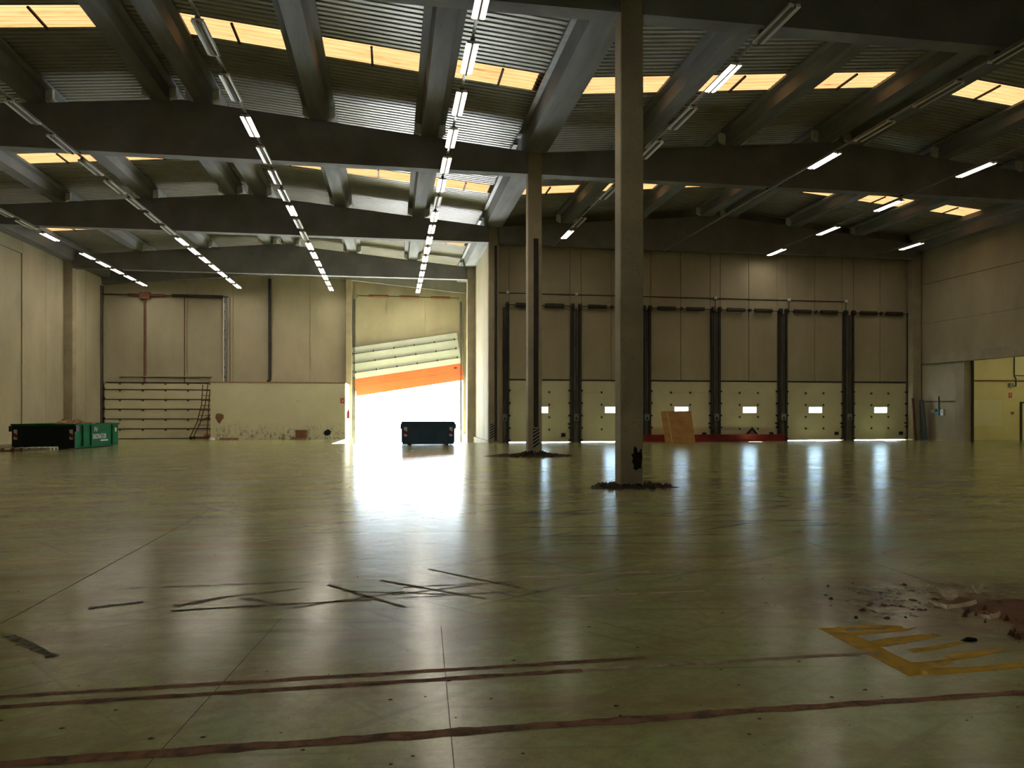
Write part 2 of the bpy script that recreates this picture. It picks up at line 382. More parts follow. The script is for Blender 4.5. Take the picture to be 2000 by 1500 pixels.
# long panelled wall
b = MB(); b.box(XL - .35, XL - .08, YB, YE + .3, -1.3, ZW); wl = wall('wall_left', b, 'panel', 'long wall of tall beige concrete panels')
def xpanel(parent, y0, y1, z0, z1, x, mat, g=.012, t=.08, side=1):
    xa, xb = (x - t, x) if side > 0 else (x, x + t)
    return part(parent, 'wall_panel', MB().box(xa, xb, y0 + g, y1 - g, z0, z1), mat)
ys = [YE, 47.15, 44.6, 42.05, 39.55]
for y1, y0 in zip(ys, ys[1:]): xpanel(wl, y0, y1, -.3, ZW, XL, 'panel')
y = 39.55
while y > YB + .2:
    y0 = max(YB, y - 2.5)
    xpanel(wl, y0, y - (.13 if y == 39.55 else 0), -.2, 9.15, XL, 'panel'); xpanel(wl, y0, y, 9.26, ZW, XL, 'panel'); y = y0
# wall on the other long side: horizontal panels above the opening
b = MB(); b.box(XR + .08, XR + .35, YB, 24.6, -1.3, ZW); b.box(XR + .08, XR + .35, 31.6, YD + .3, -1.3, ZW); b.box(XR + .08, XR + .35, 24.6, 31.6, 4.0, ZW)
wr = wall('wall_right', b, 'dockwall', 'dark wall of long horizontal concrete panels with a wide opening')
for z0, z1 in ((3.98, 6.04), (6.06, 8.1), (8.12, ZW)):
    for y0, y1 in ((YB, 4.2), (4.2, 14.3), (14.3, 24.4), (24.4, YD)): xpanel(wr, y0, y1, z0, z1, XR, 'dockwall', side=-1)
for y0, y1 in ((YB, 4.2), (4.2, 14.3), (14.3, 24.6)): xpanel(wr, y0, y1, 0, 3.97, XR, 'dockwall', side=-1)
xpanel(wr, 32.15, 34.55, 0, 2.0, XR, 'dockwall', side=-1); xpanel(wr, 32.15, 34.55, 2.02, 3.9, XR, 'dockwall', side=-1)
part(wr, 'door_jamb', MB().box(XR - .06, XR + .36, 31.55, 32.15, 0, 3.95), 'column')
part(wr, 'lintel', MB().box(XR - .18, XR + .36, 24.0, 33.75, 3.95, 4.42), 'column')
part(wr, 'jamb_edge', MB().box(XR + .30, XR + .38, 31.46, 31.55, 0, 3.95), 'steel')
# side wall between dock line and the end wall
b = MB(); b.box(5.05, 5.35, YD + .35, YE + .3, -1.3, ZW); ws = wall('wall_side', b, 'panel', 'pale panelled wall beside the ramp to the open door')
y = YD + .3
while y < YE - .1:
    y1 = min(YE, y + 2.42); part(ws, 'wall_panel', MB().box(4.97, 5.05, y + .012, y1 - .012, -.02, ZW), 'panel'); y = y1
part(ws, 'plinth', MB().box(4.85, 5.05, YD + .3, YE, -1.0, -.03), 'panel')
b = MB(); b.box(XL - .35, XR + .4, YB - .3, YB, -1.3, ZW); wall('wall_rear', b, 'dockwall', 'plain concrete wall closing the far end of the hall')
# room beyond the opening
b = MB(); b.box(XR + .35, 37, 33.72, 34.1, -.5, 5.4); b.box(36.6, 37, 23.6, 33.72, -.5, 5.4); b.box(XR + .35, 37, 23.2, 23.6, -.5, 5.4)
wrm = wall('wall_room', b, 'roomyellow', 'yellow painted wall of the lit room beyond the opening')
part(wrm, 'ceiling_slab', MB().box(XR + .35, 37, 23.2, 34.1, 5.1, 5.4), 'roomyellow')
part(wrm, 'repainted_patch', MB().box(29.45, 31.35, 33.71, 33.72, .75, 2.1), 'roompatch')
part(wrm, 'door_frame', MB().box(32.42, 32.5, 33.64, 33.72, 0, 2.0).box(32.5, 33.6, 33.64, 33.72, 1.92, 2.0), 'steel')
# painted board block beside the open door
bo = thing('partition_block', 'scuffed cream boarded partition block beside the open door', 'partition', (-6.58, 45.1, -.12))
part(bo, 'front_board', MB().box(-3.83, 3.83, 0, .06, -.12, 3.3), 'booth')
part(bo, 'side_board', MB().box(3.77, 3.83, .06, 4.68, -.9, 3.3), 'booth'); part(bo, 'side_board', MB().box(-3.83, -3.77, .06, 4.68, -.2, 3.3), 'booth')
part(bo, 'top_board', MB().box(-3.86, 3.86, -.02, 4.68, 3.3, 3.36), 'wood')
hole = [(-3.55, 1.25), (-3.42, .98), (-3.3, .9), (-3.2, 1.1), (-3.08, 1.25), (-3.1, 1.42), (-3.3, 1.5), (-3.5, 1.48)]
part(bo, 'torn_hole', MB().prism_y(hole, -.006, 0), 'card')
part(bo, 'burn_mark', MB().prism_y([(2.62, .22), (2.8, .16), (2.98, .25), (3.0, .45), (2.85, .56), (2.7, .5), (2.6, .38)], -.005, 0), 'black')

# ------------------------------------------------------------------ columns
def column(x, y, label, z0=0, wx=.48, wy=.38, top=ZT, extra=None):
    t = thing('concrete_column', label, 'column', (x, y, z0))
    part(t, 'shaft', MB().prism_z([(-wx / 2 + .02, -wy / 2), (wx / 2 - .02, -wy / 2), (wx / 2, -wy / 2 + .02), (wx / 2, wy / 2 - .02), (wx / 2 - .02, wy / 2), (-wx / 2 + .02, wy / 2), (-wx / 2, wy / 2 - .02), (-wx / 2, -wy / 2 + .02)], 0, top - z0), 'column')
    return t
column(XV, 4.2, 'concrete column rising from the heap with curled paint peelings')
c1 = column(XV, 14.32, 'square concrete column with a black scorch mark near its foot')
part(c1, 'scorch_mark', MB().prism_y([(.03, .36), (.09, .33), (.14, .37), (.19, .36), (.20, .5), (.215, .6), (.20, .7), (.21, .76), (.17, .75), (.14, .69), (.11, .70), (.10, .78), (.05, .82), (.03, .75), (.035, .68), (-.02, .64), (.02, .58), (-.005, .5), (.035, .45)], -.194, -.19), 'black', 'black scorch mark')
c2 = column(XV, 24.42, 'concrete column with a dark downpipe and a striped guard')
part(c2, 'downpipe', MB().prism_y([(-.045, .55), (.115, .55), (.115, 7.3), (-.045, 7.3)], -.215, -.19), 'steel', 'dark recessed downpipe')
def guard(t, x0, x1, z0, z1, yf):
    part(t, 'guard_plate', MB().box(x0, x1, yf - .02, yf, z0, z1), 'hazard')
    n = 6; h = (z1 - z0) / n
    for i in range(n):
        za = z0 + i * h; zb = min(z1, za + h * .5 + .14)
        part(t, 'guard_stripe', MB().prism_y([(x0, za), (x1, min(z1, za + .14)), (x1, min(z1, za + .14 + h * .5)), (x0, za + h * .5)], yf - .024, yf - .02), 'black')
guard(c2, -.07, .14, .28, .98, -.2)
c3 = column(XV, 34.6, 'concrete column at the corner of the dock wall')
part(c3, 'downpipe', MB().tube((.1, -.24, .1), (.1, -.24, 9.3), .06), 'steel'); guard(c3, -.16, .06, .2, .95, -.2)
column(XV + .02, 44.4, 'pale concrete column on the ramp beside the open door', z0=RAMP * .63, wx=.5)
column(-17.68, 44.4, 'concrete column standing against the long panelled wall', z0=-.16, wx=.5, wy=.5)
column(27.05, 34.68, 'concrete corner column where the dock wall meets the opening wall', wx=.5)
column(-2.78, YE - .2, 'concrete post at the hinge side of the open door', z0=-.6, wx=.4, wy=.3, top=10.6)

# ------------------------------------------------------------------ girders
GL = {0: 'over the heap of peelings', 1: 'carried by the scorch-marked column', 2: 'carried by the striped column', 3: 'at the dock wall line', 4: 'nearest the open door'}
def girder(y, x0, x1, xr, label):
    t = thing('roof_girder', label, 'girder', ((x0 + x1) / 2, y, ZG)); cx = (x0 + x1) / 2
    poly = [(x0 - cx, 0), (x1 - cx, 0), (x1 - cx, zt(x1) - ZG), (xr - cx, zt(xr) - ZG), (x0 - cx, zt(x0 + (.01 if x0 > 0 else 0)) - ZG)]
    part(t, 'beam', MB().prism_y(poly, -.17, .17), 'girder')
    part(t, 'bottom_flange', MB().box(x0 - cx, x1 - cx, -.2, .2, -.01, .16), 'girder')
for i, y in enumerate(GY):
    girder(y, -17.45, XV - .24, RL, 'gabled concrete girder %s, over the nave with the open door' % GL[i])
    if i < 4: girder(y, XV + .24, 26.95, RR, 'gabled concrete girder %s, over the nave with the dock doors' % GL[i])
t = thing('gable_beam', 'raked concrete beam along the top of the end wall', 'beam', (RL, YE - .2, 10))
part(t, 'beam', MB().prism_y([(-11.4, -.55), (0, .47), (11.4, -.55), (11.4, .6), (0, 1.62), (-11.4, .6)], -.18, .18), 'girder')

# ------------------------------------------------------------------ purlins, gutters
PSEC = [(-.25, 0), (.25, 0), (.31, .34), (.50, .38), (.50, .46), (-.50, .46), (-.50, .38), (-.31, .34)]
PL = [1.24, -2.29, -5.80, -7.06, -10.57, -14.1]; PR = [8.24, 11.77, 15.28, 16.55, 20.06, 23.6]
BAYS = [(GY[i], GY[i + 1]) for i in range(4)] + [(GY[4], YE)]
BN = ['between peeling heap and scorched column', 'between scorched and striped columns', 'between striped column and dock line', 'between dock line and last girder', 'between last girder and end wall']
PW = ['beside the gutter', 'between gutter and ridge', 'at the ridge, gutter side', 'at the ridge, wall side', 'between ridge and wall', 'nearest the wall']
pm = {}
def purlin(x, y0, y1, label, group):
    Ln = round(y1 - y0, 3)
    if Ln not in pm:
        web = MB().prism_y(PSEC, 0, Ln).mesh('web', MT['purlin'])
        cl = MB().prism_y([(-.50, .10), (-.30, .0), (-.30, .34), (-.50, .38)], Ln - .32, Ln - .16).mesh('closure', MT['foam'])
        cr = MB().prism_y([(.30, .0), (.50, .10), (.50, .38), (.30, .34)], Ln - .32, Ln - .16).mesh('closure', MT['foam'])
        pm[Ln] = (web, cl, cr)
    t = thing('roof_purlin', label, 'purlin', (x, y0, zt(x)), group=group)
    part(t, 'beam', pm[Ln][0], ''); part(t, 'closure', pm[Ln][1], ''); part(t, 'closure', pm[Ln][2], '')
for i, (y0, y1) in enumerate(BAYS):
    for q, x in enumerate(PL): purlin(x, y0, y1, 'concrete purlin %s, open-door nave, %s' % (PW[q], BN[i]), 'purlins ' + BN[i] + ', open door nave')
    if i < 3:
        for q, x in enumerate(PR): purlin(x, y0, y1, 'concrete purlin %s, dock nave, %s' % (PW[q], BN[i]), 'purlins ' + BN[i] + ', dock nave')
GSEC = [(-.40, 0), (.40, 0), (.55, .55), (.75, .6), (.75, .68), (-.75, .68), (-.75, .6), (-.55, .55)]
for i, (y0, y1) in enumerate(BAYS):
    t = thing('gutter_beam', 'wide concrete valley gutter beam %s' % BN[i], 'gutter beam', (XV, y0, ZT))
    part(t, 'trough', MB().prism_y(GSEC, 0, y1 - y0), 'purlin')
    part(t, 'cable_tray', MB().box(-.66, -.52, .2, y1 - y0 - .4, .36, .42), 'greysteel')
    t = thing('eave_beam', 'concrete eave beam along the long panelled wall %s' % BN[i], 'beam', (-17.6, y0, 9.86))
    part(t, 'beam', MB().prism_y([(-.3, 0), (.25, 0), (.3, .5), (.5, .62), (.5, .85), (-.3, .85)], 0, y1 - y0), 'purlin')
    if i < 3:
        t = thing('eave_beam', 'concrete eave beam above the opening wall %s' % BN[i], 'beam', (27.1, y0, 9.86))
        part(t, 'beam', MB().prism_y([(-.25, 0), (.25, 0), (.25, .85), (-.5, .85), (-.5, .62), (-.3, .5)], 0, y1 - y0), 'purlin')

# ------------------------------------------------------------------ ceiling of corrugated sheets
b = MB()
zc_ = 13.2
b.quad((XL - .35, YB, zc_), (XR + .4, YB, zc_), (XR + .4, 4.2, zc_), (XL - .35, 4.2, zc_))
b.quad((XL - .35, 4.2, 9.5), (XR + .4, 4.2, 9.5), (XR + .4, 4.2, zc_), (XL - .35, 4.2, zc_))
b = MB(); b.box(XL - .35, XR + .4, YB, 4.2, 11.9, 12.0); b.box(XL - .3, XR + .4, 4.15, 4.25, 11.2, 12.0)
ceil = struct('ceiling', b, 'sheet', 'roof of corrugated sheets with fibreglass skylight strips')
sm = {}
def sheet(name, x0, x1, y0, y1, mat):
    z0, z1 = zt(x0) + .5, zt(x1) + .5
    key = (name, round(x1 - x0, 3), round(z1 - z0, 3), round(y1 - y0, 3))
    if key not in sm:
        Ln = y1 - y0; n = max(1, round(Ln / .21)); p = Ln / n; prof = []
        for k in range(n):
            prof += [(k * p, 0), (k * p + p * .55, 0), (k * p + p * .66, .05), (k * p + p * .89, .05)]
        prof.append((Ln, 0)); m_ = len(prof)
        b = MB(); b._add([(0, yy, zz) for yy, zz in prof] + [(x1 - x0, yy, zz + z1 - z0) for yy, zz in prof], [(i, i + m_, i + m_ + 1, i + 1) for i in range(m_ - 1)])
        sm[key] = b.mesh(name, MT[mat])
    return part(ceil, name, sm[key], '', loc=(x0, y0, z0))
NL = [-17.95, -14.1, -10.57, -7.06, -5.80, -2.29, 1.24, XV - .01]; NR = [XV, 8.24, 11.77, 15.28, 16.55, 20.06, 23.6, 27.4]
for i, (y0, y1) in enumerate(BAYS):
    for nodes in ((NL, NR) if i < 3 else (NL,)):
        for x0, x1 in zip(nodes, nodes[1:]):
            ye = y1 + (.9 if (i == 2 and nodes is NR) else .5 if i == 4 else 0)
            if i == 0: sheet('roof_sheet', x0, x1, y0, y1, 'sheet'); continue
            if i == 4: sheet('roof_sheet', x0, x1, y0, ye, 'sheet'); continue
            ridge = (x1 - x0) < 2
            if ridge: sheet('roof_sheet', x0, x1, y0, ye, 'sheet'); continue
            sheet('roof_sheet', x0, x1, y0, y0 + 5.45, 'sheet'); sheet('roof_sheet', x0, x1, y0 + 6.5, ye, 'sheet')
            s_ = sheet('skylight_sheet', x0, x1, y0 + 5.45, y0 + 6.5, 'skylight')
            part(s_, 'strap', MB().box((x1 - x0) / 2 - .03, (x1 - x0) / 2 + .03, 0, 1.05, (zt(x1) - zt(x0)) / 2 - .07, (zt(x1) - zt(x0)) / 2 - .02), 'steel')

# ------------------------------------------------------------------ strip lights
ZLAMP = 9.3; LLEN = 1.46
def lamp_meshes():
    L_ = LLEN
    house = MB().box(-.05, .05, 0, L_, -.01, .045).box(-.022, .022, 0, L_, -.08, -.01)
    refl = MB()
    for s_ in (1,):
        a = [(s_ * .03, -.012), (s_ * .085, -.02), (s_ * .135, -.055), (s_ * .135, -.048), (s_ * .085, -.01), (s_ * .03, -.002)]
        refl.prism_y(a if s_ > 0 else a[::-1], .01, L_ - .01)
    caps = MB().box(-.115, .115, 0, .035, -.055, 0)
    tb = MB().tube((0, .035, 0), (0, L_ - .035, 0), .021, 8)
    return house.mesh('housing', MT['bracketgrey']), refl.mesh('reflector', MT['reflector']), caps.mesh('lamp_holder', MT['white']), tb
hm, rm, cm, tb = lamp_meshes()
t_on = tb.mesh('tube_lit', MT['tube']); t_off = tb.mesh('tube_unlit', MT['tubeoff'])
def in_frame(x, y, z=ZLAMP):
    zc = x * math.sin(YAW) + y * math.cos(YAW)
    return zc > .5 and abs(FPX * (x * math.cos(YAW) - y * math.sin(YAW)) / zc) < 1010 and HORIZON - FPX * (z - CAM_H) / zc > -10
def lamp(x, y, lit, where):
    off = '_offscreen' if lit and not (in_frame(x, y) or in_frame(x, y + LLEN)) else ''
    t = thing('strip_light' + off, ('glowing twin-tube strip light in the row ' if lit else 'switched-off twin-tube strip light in the row ') + where, 'light', (x, y, ZLAMP), group=('lit' if lit else 'dark') + ' strip lights in the row ' + where)
    part(t, 'housing', hm, ''); part(t, 'reflector', rm, ''); part(t, 'reflector', rm, '', loc=(0, LLEN, 0), rot=(0, 0, math.pi)); part(t, 'lamp_holder', cm, ''); part(t, 'lamp_holder', cm, '', loc=(0, LLEN - .035, 0))
    for s_ in (-1, 1): part(t, 'tube' + off, t_on if lit else t_off, '', loc=(s_ * .078, 0, -.042))
def trunk(x, y0, y1, where):
    t = thing('light_trunking', 'thin trunking of the strip lights ' + where, 'trunking', (x, y0, ZLAMP))
    part(t, 'rail', MB().box(-.03, .03, 0, y1 - y0, .045, .095), 'greysteel')
    for g in GY:
        if y0 < g < y1: part(t, 'bracket', MB().box(-.05, .05, g - y0 - .04, g - y0 + .04, .095, .15), 'steel')
G0 = [13.0, 15.4, 17.8, 20.2, 22.5, 24.6, 26.65, 28.7, 30.75, 32.8, 34.9, 36.95, 39.0, 41.05, 43.05, 45.05, 47.05]
BK = [-8.6, -6.2, -3.8, -1.4, 1.0, 3.4, 5.8, 8.2, 10.6]
RN = dict(A='along the long panelled wall', B='leading to the rusty ladder frame', C='leading to the boarded partition block', D='leading to the open door',
          E='just past the free-standing columns', F='over the red beams and the plywood', G='that throws a light cone on the dock wall', H='along the wall with the lit room')
for nm, x, lit, skip in (('A', -15.0, {34.9, 39.0, 41.05, 43.05, 45.05, 47.05}, {36.95}), ('B', -9.45, set(G0[10:]), set()), ('C', -3.8, {20.2, 28.7} | set(G0[10:]), set()),
                         ('D', 1.68, set(G0) - {26.65}, set())):
    trunk(x, -9, 48.7, RN[nm])
    for y in G0:
        if y not in skip: lamp(x, y, y in lit, RN[nm])
    for k, y in enumerate(BK):
        lamp(x, y, (nm == 'D' and k in (1, 4, 7)), RN[nm])
for nm, x, have, lit in (('E', 7.6, G0[:5] + [24.6, 28.7, 30.75], {15.4, 30.75}), ('F', 13.2, G0[:4], {20.2}), ('G', 18.5, [15.4, 20.2, 24.4, 28.3, 32.6], {15.4, 20.2, 24.4, 28.3, 32.6}), ('H', 24.1, [20.2, 30.4], {20.2, 30.4})):
    trunk(x, -9, 34.4, RN[nm])
    for y in have: lamp(x, y, y in lit, RN[nm])
    for k, y in enumerate(BK[2::3]): lamp(x, y, nm in 'EG' and k == 1, RN[nm])
t = thing('strip_light_offscreen', 'glowing twin-tube strip light on the ceiling of the yellow room', 'light', (31.2, 30.2, 5.02))
part(t, 'housing', hm, ''); part(t, 'reflector', rm, ''); part(t, 'reflector', rm, '', loc=(0, LLEN, 0), rot=(0, 0, math.pi)); part(t, 'lamp_holder', cm, ''); part(t, 'lamp_holder', cm, '', loc=(0, LLEN - .035, 0))
for s_ in (-1, 1): part(t, 'tube_offscreen', t_on, '', loc=(s_ * .078, 0, -.042))
part(t, 'mount', MB().box(-.05, .05, .1, LLEN - .1, .045, .085), 'greysteel')

# ------------------------------------------------------------------ dock doors
DN = ['nearest the corner column', 'second from the corner column', 'behind the leaning plywood', 'behind the black triangle', 'second from the opening wall', 'nearest the opening wall']
def dock_door(i, x0, x1):
    wv = x1 - x0
    t = thing('door_%d' % (i + 1), 'cream sectional dock door ' + DN[i], 'dock door', (x0, YD, 0), kind='structure')
    wx0, wx1 = wv * .40, wv * .40 + .72
    zs = [.025, .62, 1.22, 1.83, 2.44, 3.0]
    for k, (za, zb) in enumerate(zip(zs, zs[1:])):
        b = MB()
        if k == 2:
            b.box(.02, wv - .02, .02, .06, za, 1.43); b.box(.02, wv - .02, .02, .06, 1.72, zb - .012)
            b.box(.02, wx0, .02, .06, 1.43, 1.72); b.box(wx1, wv - .02, .02, .06, 1.43, 1.72)
        else: b.box(.02, wv - .02, .02, .06, za, zb - .012)
        if k == 2:
            b.box(-.03, wx0, .06, .079, za - .02, zb).box(wx1, wv + .03, .06, .079, za - .02, zb).box(wx0, wx1, .06, .079, za - .02, 1.43).box(wx0, wx1, .06, .079, 1.72, zb)
        else: b.box(-.03, wv + .03, .06, .079, za - (.02 if k else 0), zb + (.06 if k == 4 else 0))
        p = part(t, 'door_panel', b, 'doorcream')
        if k == 2:
            part(p, 'window_pane', MB().box(wx0, wx1, .035, .045, 1.43, 1.72), 'pane')
            part(p, 'window_frame', MB().box(wx0 - .03, wx1 + .03, .008, .02, 1.40, 1.43).box(wx0 - .03, wx1 + .03, .008, .02, 1.72, 1.75).box(wx0 - .03, wx0, .008, .02, 1.43, 1.72).box(wx1, wx1 + .03, .008, .02, 1.43, 1.72), 'doorcream')
        if k:
            for q in (.34, .66): part(p, 'hinge', MB().box(wv * q - .04, wv * q + .04, -.005, .02, za - .05, za + .05), 'steel')
        for q in (.0, wv): part(p, 'roller', MB().tube((q - .07, -.02, za + .08), (q + .07, -.02, za + .08), .045, 6), 'black')
    part(t, 'bottom_latch', MB().box(wv - .42, wv - .22, -.03, .02, .28, .44), 'black')
    part(t, 'handle', MB().box(wv - .1, wv + .05, -.04, .02, .86, .93), 'black')
    part(t, 'seal', MB().box(.0, wv, .0, .075, 3.0, 3.07), 'steel')
    for q in (-.14, wv + .02): part(t, 'track', MB().box(q, q + .12, -.11, .0, 0, 6.62), 'steel')
    part(t, 'shaft', MB().tube((-.2, -.16, 6.62), (wv + .2, -.16, 6.62), .022), 'steel')
    for q in (.3, wv * .53 + .15): part(t, 'spring', MB().tube((q, -.16, 6.62), (q + .93, -.16, 6.62), .10, 10), 'steel')
    for q in (-.1, wv + .1): part(t, 'cable_drum', MB().tube((q - .07, -.16, 6.62), (q + .07, -.16, 6.62), .13, 10), 'steel')
    part(t, 'bearing_bracket', MB().box(wv * .5 - .04, wv * .5 + .04, -.2, 0, 6.55, 6.7), 'steel')
for i, (a, b_) in enumerate(DX): dock_door(i, a, b_)
# grimy posts between the doors, with control boxes
pe = [XV + .36] + [v for d in DX for v in d] + [XR - .02]
PN = ['between the corner column and the first dock door', 'between the first two dock doors past the corner column', 'half hidden by the scorched column', 'between the plywood door and the triangle door', 'at the end of the red beams', 'between the two dock doors nearest the opening wall', 'beside the leaning planks']
for i in range(0, len(pe), 2):
    a, b_ = pe[i] + .17, pe[i + 1] - .17
    if i == 12: continue
    if b_ - a < .05: continue
    t = thing('door_post', 'grimy boxed post ' + PN[i // 2], 'post', ((a + b_) / 2, YD, 0)); h = (b_ - a) / 2
    part(t, 'post', MB().box(-h, h, -.09, 0, 0, 6.5), 'postdark')
    if i < 12:
        part(t, 'control_box', MB().box(-.11, .11, -.19, -.09, 1.05, 1.38), 'greysteel'); part(t, 'conduit', MB().tube((0, -.11, 1.38), (0, -.11, 6.5), .014, 5), 'steel')
        part(t, 'control_sign', MB().prism_y([(-.07, 1.1), (.07, 1.1), (0, 1.27)], -.193, -.19), 'black')
# conduit high on the dock wall
t = thing('wall_conduit', 'thin conduit with junction boxes high on the dock wall', 'conduit', (14, YD, 7.2))
part(t, 'pipe', MB().path([(-8.95, -.03, .0), (9.3, -.03, 0)], .02, 6), 'steel')
for x in (-8.5, -5.1, 2.1, 6.1, 9.3): part(t, 'junction_box', MB().box(x - .07, x + .07, -.09, -.0, -.04, .1), 'foam')
for x in (2.1, 6.1, 9.3): part(t, 'drop_pipe', MB().tube((x, -.03, 0), (x, -.03, -.55), .018, 6), 'steel')

# ------------------------------------------------------------------ red beams, plywood, triangle, planks
for x0, x1, lab in ((11.6, 13.6, 'short red steel beam on the floor, partly behind the scorched column'), (13.75, 19.65, 'long red steel beam on the floor in front of two dock doors')):
    t = thing('steel_beam', lab, 'beam', ((x0 + x1) / 2, 34.62, 0)); h = (x1 - x0) / 2
    part(t, 'web', MB().box(-h, h, -.05, .05, .04, .31), 'redbeam'); part(t, 'flange', MB().box(-h, h, -.11, .11, 0, .04), 'redbeam'); part(t, 'flange', MB().box(-h, h, -.11, .11, .31, .35), 'redbeam')
t = thing('plywood_sheet', 'orange-brown plywood sheet leaning on the red beam', 'board', (13.85, 33.95, 0), rot=(math.radians(-17), 0, math.radians(-2)))
part(t, 'board', MB().prism_y([(-.78, .0), (.74, .0), (.70, 1.60), (-.84, 1.58)], 0, .018), 'ply')
part(t, 'batten', MB().prism_y([(-.46, .0), (-.41, .0), (-.52, 1.6), (-.57, 1.6)], -.02, 0), 'plyedge')
t = thing('triangle_frame', 'black triangular frame standing behind the long red beam', 'sign', (18.0, 34.82, .16))
part(t, 'frame', MB().prism_y([(-.5, 0), (-.36, 0), (0, .40), (.36, 0), (.5, 0), (.0, .56)], -.015, .015), 'black')
part(t, 'face', MB().prism_y([(-.36, 0), (.36, 0), (0, .40)], -.006, .006), 'greysteel')
part(t, 'foot', MB().box(-.3, .3, -.02, .02, -.16, 0), 'black')
tag(link('wood_plank', MB().box(-.06, .06, -.03, .03, 0, 2.2).mesh('wood_plank', MT['rust']), None, (26.72, 34.2, 0), (math.radians(-5), 0, 0)), 'narrow red-brown plank leaning in the corner', 'plank')
tag(link('steel_plate', MB().prism_y([(-.22, 0), (.28, 0), (.12, 2.1), (-.12, 2.1)], -.02, .02).mesh('steel_plate', MT['steel']), None, (26.98, 33.9, 0), (0, math.radians(5), math.radians(90))), 'dark tapered plate leaning on the wall beside the switch boxes', 'plate')
t = thing('switch_box', 'teal switch box with a lever on the wall beside the opening', 'switch box', (XR, 33.34, 1.5))
part(t, 'case', MB().box(-.12, 0, -.15, .15, -.2, .16), 'teal'); part(t, 'window', MB().box(-.125, -.12, -.1, .1, .0, .1), 'black'); part(t, 'conduit', MB().box(-.05, -.02, -.09, -.03, .16, .75), 'steel')
t = thing('switch_box', 'small cream switch box next to the teal one', 'switch box', (XR, 33.0, 1.46))
part(t, 'case', MB().box(-.1, 0, -.11, .11, -.16, .14), 'stickwhite'); part(t, 'button', MB().box(-.11, -.1, -.03, .03, -.03, .05), 'greysteel')
tag(link('wall_notice', MB().box(XR - .01, XR, 33.6, 33.86, 1.42, 1.6).mesh('wall_notice', MT['stickwhite'])), 'small faded notice beside the teal switch box', 'notice')
tag(link('wall_rail', MB().box(XR - .03, XR, 32.2, 34.3, 1.98, 2.03).mesh('wall_rail', MT['steel'])), 'dark horizontal rail on the wall above the switch boxes', 'rail')
# things on the yellow wall
tag(link('water_pipe', MB().path([(27.8, 33.66, 3.1), (36, 33.66, 3.1)], .03).mesh('water_pipe', MT['rust'])), 'brown pipe running along the yellow wall', 'pipe')
t = thing('hose_pipe', 'bent dark pipe drop on the yellow wall', 'pipe', (32.0, 33.62, 3.1))
part(t, 'riser', MB().path([(0, 0, 1.98), (0, 0, .25), (.06, -.04, .1), (.06, -.04, -.28), (-.16, -.04, -.3)], .03), 'steel'); part(t, 'branch', MB().path([(0, 0, .27), (2, 0, .27)], .025), 'steel')
part(t, 'valve', MB().box(-.32, -.1, -.08, .03, -.3, -.14), 'greysteel'); part(t, 'flange', MB().tube((0, 0, 1.94), (0, 0, 1.99), .09), 'steel')
t = thing('fire_sign', 'red and white fire sign on the yellow wall', 'sign', (31.85, 33.71, 2.35))
part(t, 'plate', MB().box(-.1, .1, -.01, 0, -.02, .13), 'sign'); part(t, 'lower_plate', MB().box(-.1, .1, -.01, 0, -.14, -.04), 'sign'); part(t, 'symbol', MB().tube((0, -.014, .055), (0, -.01, .055), .03, 10), 'stickwhite')
tag(link('fire_bell', MB().tube((31.95, 33.72, 1.42), (31.95, 33.64, 1.42), .06, 10).mesh('fire_bell', MT['rust'])), 'round brown bell on the yellow wall below the fire sign', 'bell')

# ------------------------------------------------------------------ the jammed orange-footed door
t = thing('door_7', 'jammed tilted sectional door with an orange lower part', 'door', (-2.30, YE - .14, 2.50), kind='structure', rot=(0, math.radians(-9.0), 0))
z = 0; W7 = 7.22
for k, (h, mt) in enumerate(((.64, 'orange'), (.5, 'orange'), (.42, 'doorwhite'), (.62, 'doorwhite'), (.62, 'doorwhite'), (.42, 'doorwhite'))):
    p = part(t, 'door_panel', MB().box(0, W7, 0, .03, z, z + h - .015).box(0, W7, .03, .06, z, z + h), mt)
    if k >= 3:
        part(p, 'stiffener', MB().box(.12, W7 - .15, -.05, 0, z - .05, z + .02), 'greysteel')
        for q in range(6): part(p, 'hinge', MB().box(.2 + q * 1.36 - .04, .2 + q * 1.36 + .04, -.07, -.05, z - .06, z + .06), 'steel')
    if k >= 2: part(p, 'end_bracket', MB().box(-.06, .12, -.06, .02, z - .02, z + .14), 'greysteel')
    if k == 1: part(p, 'handle', MB().box(W7 - .55, W7 - .35, -.03, 0, z + .2, z + .28), 'steel')
    z += h
for x, lab in ((-2.44, 'steel guide rail of the jammed door, on the partition side'), (4.62, 'steel guide rail of the jammed door, on the ramp wall side')):
    t = thing('door_guide', lab, 'guide rail', (x, YE - .02, -.7))
    part(t, 'rail', MB().box(-.08, .08, -.1, 0, 0, 9.6), 'greysteel'); part(t, 'lip', MB().box(-.02, .02, -.2, -.1, 0, 9.6), 'steel')
t = thing('door_shaft', 'torsion shaft above the jammed door', 'shaft', (1.1, YE - .13, 9.15))
part(t, 'shaft', MB().tube((-3.4, 0, 0), (3.4, 0, 0), .03), 'steel')
for x in (-2.6, -.6, 1.5): part(t, 'spring', MB().tube((x, 0, 0), (x + 1.3, 0, 0), .085, 10), 'rust')
for x in (-3.35, -.05, 3.3): part(t, 'bracket', MB().box(x - .05, x + .05, -.05, .12, -.12, .12), 'greysteel')
